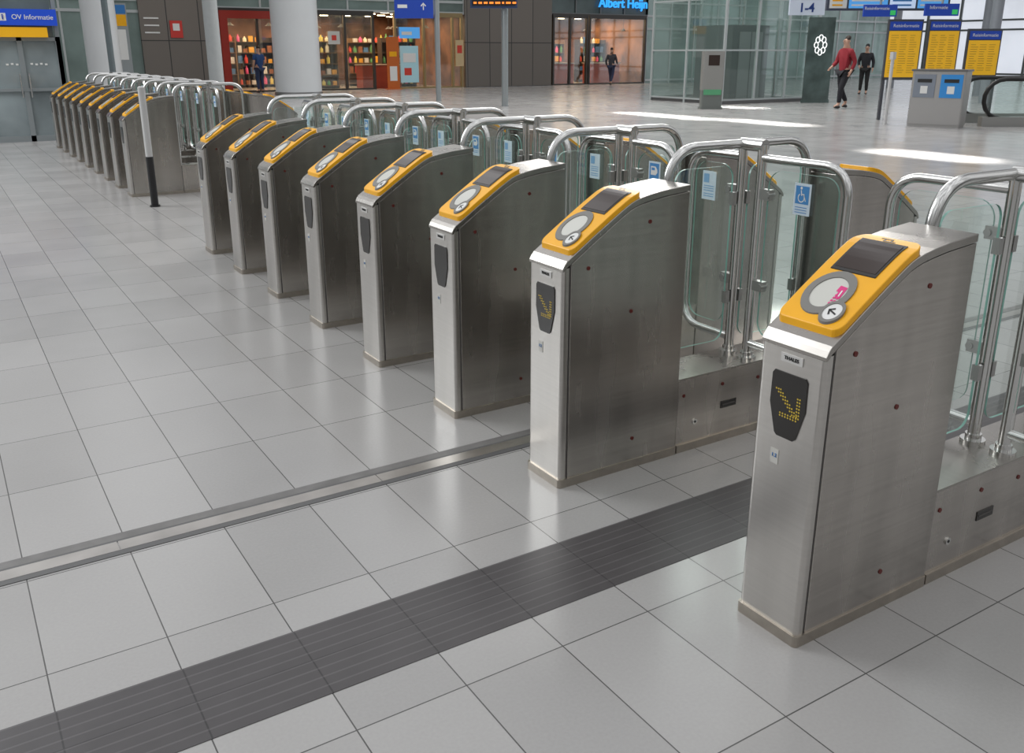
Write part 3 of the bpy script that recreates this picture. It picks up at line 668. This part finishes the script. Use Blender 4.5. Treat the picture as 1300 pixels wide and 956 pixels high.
mb=MB(); mb.box(-1.3,-.1,-.12,.0,2.5,3.7); sb=obj('sign_panel',mb.mesh('c',SBL),d)
mb=MB(); mb.box(-.1,-.05,-.06,.0,2.6,3.6); obj('sign_bracket',mb.mesh('c',PG),d)
mb=MB(); 
for pl_ in arrow(0,0,.11,0,1): mb.add([(x-.4,-.125,z+2.85) for x,z in pl_],[list(range(len(pl_)))])
obj('white_arrow',mb.mesh('w',WHITE),sb)
mb=MB(); mb.box(-1.2,-.9,-.125,-.12,2.8,2.9); obj('white_symbol',mb.mesh('w',WHITE),sb)
d=empty('platform_sign',(17.4,15.0,0),(0,0,RZ)); tag(d,'pale overhead sign showing platforms one to four','sign')
mb=MB(); mb.box(-.4,.4,-.1,0,2.30,2.75); obj('sign_panel',mb.mesh('c',mat('sign_pale',(.50,.55,.63),.4,emit=(.4,.45,.55),estr=.2)),d)
obj('sign_lettering',text_mesh('1-4',.27,mat('sign_navy',(.01,.04,.2),.4),.003,.006),d,(-.02,-.106,2.45),(R(90),0,0))
for x in (-.3,.3):
    mb=MB(); mb.tube([(x,-.05,2.75),(x,-.05,6)],.03,8); obj('hanger',mb.mesh('h',PG),d)
d=empty('departures_panel',(19.0,14.6,0),(0,0,RZ)); tag(d,'long overhead departures panel with lit blue screens','sign')
mb=MB(); mb.box(-.95,1.9,-.08,.05,2.42,3.3); obj('panel_case',mb.mesh('c',mat('case_dark',(.06,.07,.1),.4)),d)
for i,(a,b_,m) in enumerate(((-.9,-.5,WHITE),(-.45,.45,SCB),(.5,1.1,mat('screen_pale',(.5,.6,.75),.3,emit=(.4,.5,.7),estr=.6)),(1.15,1.85,SCB))):
    mb=MB(); mb.box(a,b_,-.09,-.08,2.47,3.2,0)
    for z in (2.52,2.62,2.72): mb.box(a+.06,b_-.1,-.094,-.09,z,z+.035,1)
    obj('lit_screen',mb.mesh('s',[m,YEL if i==0 else (BLUEP if i==2 else WHITE)]),d)
for x in (-.5,1.5):
    mb=MB(); mb.tube([(x,0,3.3),(x,0,6)],.03,8); obj('hanger',mb.mesh('h',PG),d)
for (x,y,s_,w) in ((18.35,13.75,'Reisinformatie',.74),(19.1,12.75,'Informatie',.74)):
    d=empty('information_sign',(x,y,0),(0,0,RZ)); tag(d,'dark blue overhead sign with white lettering and green icon','sign','overhead information signs')
    mb=MB(); mb.box(-w/2,w/2,-.06,0,2.25,2.50); obj('sign_panel',mb.mesh('c',SBL),d)
    obj('sign_lettering',text_mesh(s_,.095,WHITE,.002),d,(-.08,-.065,2.42),(R(90),0,0))
    mb=MB(); mb.box(w/2-.15,w/2-.03,-.065,-.06,2.28,2.38); obj('green_icon',mb.mesh('g',mat('icon_green',(.03,.4,.1),.4,emit=(.03,.4,.1),estr=.5)),d)
    mb=MB(); mb.tube([(0,-.03,2.50),(0,-.03,6)],.025,8); obj('hanger',mb.mesh('h',PG),d)
d=empty('advertising_display',(23.35,19.45,0),(0,0,RZ)); tag(d,'dark glass advertising display with white flower emblem','sign')
mb=MB(); mb.box(-.40,.40,0,.06,.1,2.5); mb.box(-.42,.42,-.02,.10,0,.1); obj('display_case',mb.mesh('c',mat('ad_dark',(.08,.11,.105),.12,noise=.4,nscale=2)),d)
mb=MB()
for k in range(8):
    a=2*math.pi*k/8; cx=.13*math.cos(a); cz=1.70+.21*math.sin(a)*1.0
    pts=[(cx+.06*math.cos(t*math.pi/5),-.01,cz+.085*math.sin(t*math.pi/5)) for t in range(11)]
    mb.tube(pts,.014,6)
obj('flower_emblem',mb.mesh('w',mat('white_lit',(.9,.9,.9),.4,emit=(1,1,1),estr=.8)),d)
mb=MB(); mb.cyl(0,0,0,7,.16,20); cm2=mb.mesh('hall_column',mat('hall_column_grey',(.26,.28,.31),.4,noise=.03))
for x,y in ((27.5,16.5),(32,19.5),(30.5,14.2),(36,26)): tag(obj('hall_column',cm2,None,(x,y,0)),'grey round steel column in the hall','column','hall columns')

# ------------------------------------------------------------------ people
def skin(name,vs,es,rs,m,lv=1,root=0):
    me=bpy.data.meshes.new(name); me.from_pydata(vs,es,[]); o=bpy.data.objects.new(name,me); COL.objects.link(o)
    sk=o.modifiers.new('s','SKIN'); sk.use_smooth_shade=True
    for i,r in enumerate(rs):
        d_=me.skin_vertices[0].data[i]; rr=r if isinstance(r,tuple) else (r,r); d_.radius=rr; d_.use_root=(i==root)
    ss=o.modifiers.new('u','SUBSURF'); ss.levels=lv; ss.render_levels=lv
    bpy.context.view_layer.update(); dg=bpy.context.evaluated_depsgraph_get()
    out=bpy.data.meshes.new_from_object(o.evaluated_get(dg)); bpy.data.objects.remove(o)
    out.materials.clear(); out.materials.append(m)
    for p in out.polygons: p.use_smooth=True
    return out
def person(loc,rz,top,bottom,hair,pose,label,skinc=(.55,.33,.24),sc=1.0,long_sleeve=True):
    P=pose; SK=mat('skin_tone',skinc,.5); T=mat('top_fabric',top,.8); B=mat('trouser_fabric',bottom,.8); HR=mat('hair_dark',hair,.7); SHO=mat('shoe_dark',(.03,.03,.03),.5)
    o=empty('person',loc,(0,0,rz)); o.scale=(sc,)*3; tag(o,label,'person')
    pel=(0,0,.95)
    vs=[pel,(0,0,1.12),(0,.0,1.34),(0,-.005,1.47),(0,.01,1.56),(0,.02,1.63),(0,.015,1.72)]
    es=[(0,1),(1,2),(2,3),(3,4),(4,5),(5,6)]; rs=[(.15,.11),(.135,.10),(.165,.115),(.065,.06),(.06,.06),(.075,.092),(.062,.075)]
    arms={}
    for s,k in ((-1,'L'),(1,'R')):
        i=len(vs); sh_=(s*.185,0,1.41); el=P['el'+k]; wr=P['wr'+k]; d_=(Vector(wr)-Vector(el)).normalized(); hp=Vector(wr)+d_*.075
        vs+=[sh_,el,wr,tuple(hp)]; es+=[(2,i),(i,i+1),(i+1,i+2),(i+2,i+3)]; rs+=[.062,.043,.028,(.036,.02)]
        for f_ in range(4):
            j=len(vs); a=hp+Vector((0,(.024-.016*f_),0))+d_*.012; q=a+d_*(.032+.006*(1-abs(f_-1.4)))+Vector((-s*.004,0,0)); r_=q+d_*.028+Vector((-s*.014,0,0))
            vs+=[tuple(a),tuple(q),tuple(r_)]; es+=[(i+3,j),(j,j+1),(j+1,j+2)]; rs+=[.009,.0085,.007]
        j=len(vs); a=Vector(wr)+d_*.03+Vector((0,.035,0)); q=a+d_*.035+Vector((-s*.01,.015,0)); vs+=[tuple(a),tuple(q)]; es+=[(i+2,j),(j,j+1)]; rs+=[.012,.009]
        arms[k]=(sh_,el,wr)
    legs={}
    for s,k in ((-1,'L'),(1,'R')):
        i=len(vs); hip=(s*.095,0,.88); kn=P['kn'+k]; an=P['an'+k]; toe=P['to'+k]
        vs+=[hip,kn,an,toe]; es+=[(0,i),(i,i+1),(i+1,i+2),(i+2,i+3)]; rs+=[.095,.06,.042,(.04,.03)]; legs[k]=(hip,kn,an,toe)
    obj('body',skin('body',vs,es,rs,SK),o)
    mb=MB(); mb.tube([(0,.095,1.675),(0,.125,1.635)],[.008,.015],8); obj('nose',mb.mesh('n',SK),o)
    mb=MB(); mb.tube([(-.026,.107,1.592),(.026,.107,1.592)],.006,6); obj('mouth',mb.mesh('mo',mat('lip_tone',(.4,.18,.15),.5)),o)
    for s in (-1,1):
        mb=MB(); mb.tube([(s*.078,.0,1.66),(s*.088,-.01,1.63)],[.016,.012],8); obj('ear',mb.mesh('ea',SK),o)
        mb=MB(); mb.tube([(s*.03,.098,1.665),(s*.03,.108,1.665)],[.011,.006],8); obj('eye',mb.mesh('e',BLACK),o)
    tv=[(0,0,.90),(0,0,1.10),(0,0,1.34),(0,0,1.455)]; te=[(0,1),(1,2),(2,3)]; tr=[(.172,.135),(.158,.125),(.185,.138),(.085,.08)]
    for k in 'LR':
        i=len(tv); sh_,el,wr=arms[k]; w2=Vector(el)+(Vector(wr)-Vector(el))*.9
        if long_sleeve: tv+=[sh_,el,tuple(w2)]; te+=[(2,i),(i,i+1),(i+1,i+2)]; tr+=[.082,.06,.045]
        else:
            e2=Vector(sh_)+(Vector(el)-Vector(sh_))*.7; tv+=[sh_,tuple(e2)]; te+=[(2,i),(i,i+1)]; tr+=[.085,.068]
    obj('top_garment',skin('top',tv,te,tr,T,1,1),o)
    bv=[(0,0,.97)]; be=[]; br=[(.165,.128)]
    for k in 'LR':
        i=len(bv); hip,kn,an,toe=legs[k]; a2=Vector(an)+Vector((0,0,.02)); bv+=[hip,kn,tuple(a2)]; be+=[(0,i),(i,i+1),(i+1,i+2)]; br+=[.112,.076,.055]
    obj('trousers',skin('tr',bv,be,br,B,1,0),o)
    for k in 'LR':
        hip,kn,an,toe=legs[k]; a=Vector(an); t_=Vector(toe); h_=a+(a-t_)*.35; h_.z=min(a.z,t_.z+.02)
        sm=skin('sh',[tuple(h_-Vector((0,0,.02))),tuple((a+t_)*.5-Vector((0,0,.02))),tuple(t_)],[(0,1),(1,2)],[.045,(.05,.045),(.045,.03)],SHO,1)
        obj('shoe',sm,o)
    hv=[(0,-.02,1.66),(0,-.01,1.74),(0,.03,1.755)]; obj('hair',skin('hair',hv,[(0,1),(1,2)],[(.088,.085),(.085,.095),(.06,.06)],HR,1),o)
    return o
walk=dict(elL=(-.25,-.10,1.15),wrL=(-.25,.0,.93),elR=(.25,.06,1.14),wrR=(.23,.22,1.02),knL=(-.09,.13,.50),anL=(-.08,.14,.10),toL=(-.08,.28,.045),knR=(.09,-.02,.48),anR=(.08,-.22,.14),toR=(.08,-.11,.045))
stand=dict(elL=(-.26,-.03,1.14),wrL=(-.26,.06,.90),elR=(.26,-.02,1.14),wrR=(.20,.18,1.0),knL=(-.10,.02,.49),anL=(-.11,-.02,.09),toL=(-.12,.13,.045),knR=(.10,.03,.49),anR=(.11,.0,.09),toR=(.13,.14,.045))
person((21.55,17.05,0),R(78),(.26,.015,.025),(.015,.015,.02),(.03,.02,.015),walk,'person in dark red sweater and black trousers walking across the hall',sc=1.08)
person((11.15,35.9,0),R(20),(.02,.07,.22),(.03,.05,.12),(.04,.03,.02),stand,'person in blue top and jeans standing near the column',sc=.97,long_sleeve=False)
person((27.9,35.4,0),R(-60),(.05,.05,.06),(.03,.04,.09),(.03,.02,.02),walk,'person in dark clothing walking past the supermarket',sc=.95)
person((29.6,22.5,0),R(120),(.02,.02,.025),(.02,.02,.02),(.02,.02,.02),stand,'person in black coat standing in the hall',sc=1.0)

# ------------------------------------------------------------------ lights and world
w=bpy.data.worlds.new('World'); scene.world=w; w.use_nodes=True; nt=w.node_tree; bg=nt.nodes['Background']
tc=nt.nodes.new('ShaderNodeTexCoord'); sp=nt.nodes.new('ShaderNodeSeparateXYZ'); nt.links.new(tc.outputs['Generated'],sp.inputs[0])
rp=nt.nodes.new('ShaderNodeValToRGB'); nt.links.new(sp.outputs[2],rp.inputs[0])
cr=rp.color_ramp; cr.elements[0].position=0; cr.elements[0].color=(.16,.158,.155,1); cr.elements[1].position=1; cr.elements[1].color=(1.0,1.01,1.04,1)
e1=cr.elements.new(.12); e1.color=(.30,.30,.30,1); e2=cr.elements.new(.45); e2.color=(.88,.885,.90,1)
nz=nt.nodes.new('ShaderNodeTexNoise'); mp=nt.nodes.new('ShaderNodeMapping'); mp.inputs['Scale'].default_value=(5,5,.8); nz.inputs['Scale'].default_value=1.2; nz.inputs['Detail'].default_value=2
nt.links.new(tc.outputs['Generated'],mp.inputs[0]); nt.links.new(mp.outputs[0],nz.inputs['Vector'])
mr=nt.nodes.new('ShaderNodeMapRange'); mr.inputs['From Min'].default_value=.35; mr.inputs['From Max'].default_value=.65; mr.inputs['To Min'].default_value=.25; mr.inputs['To Max'].default_value=1.6
nt.links.new(nz.outputs['Fac'],mr.inputs['Value'])
vm=nt.nodes.new('ShaderNodeVectorMath'); vm.operation='SCALE'; nt.links.new(rp.outputs[0],vm.inputs[0]); nt.links.new(mr.outputs[0],vm.inputs['Scale']); nt.links.new(vm.outputs[0],bg.inputs[0])
bg.inputs[1].default_value=.92
def area(loc,target,sx,sy,e,col=(1,1,1),spread=180):
    ld=bpy.data.lights.new('skylight','AREA'); ld.shape='RECTANGLE'; ld.size=sx; ld.size_y=sy; ld.energy=e; ld.color=col; ld.spread=R(spread)
    l=bpy.data.objects.new('skylight',ld); COL.objects.link(l); l.location=loc
    l.rotation_euler=(Vector(target)-Vector(loc)).to_track_quat('-Z','Y').to_euler(); return l
area((-6,14,8),(1.0,6.5,0),6,9,1150,(.95,.98,1.0))
area((17,20,11),(12,15,0),10,10,1700,(1.0,.985,.96))
for (x,y,sx_,sy_,e_) in ((15.4,17.4,3.0,.12,90),(15.8,14.6,2.4,.1,60),(12.8,8.4,1.6,.2,55),(19.6,18.9,1.2,.2,45),(3.95,3.3,.15,.4,14)):
    area((x-1,y,8.5),(x,y,0),sx_,sy_,e_,(1,.97,.93),8)

# ------------------------------------------------------------------ camera
cd=bpy.data.cameras.new('camera'); cam=bpy.data.objects.new('camera',cd); COL.objects.link(cam); scene.camera=cam
cam.location=(0,0,1.5); cam.rotation_euler=(R(90-17.734),0,R(-32.24)); cd.sensor_width=36; cd.lens=1147.6/1300*36; cd.shift_y=-45/1300; cd.clip_end=300
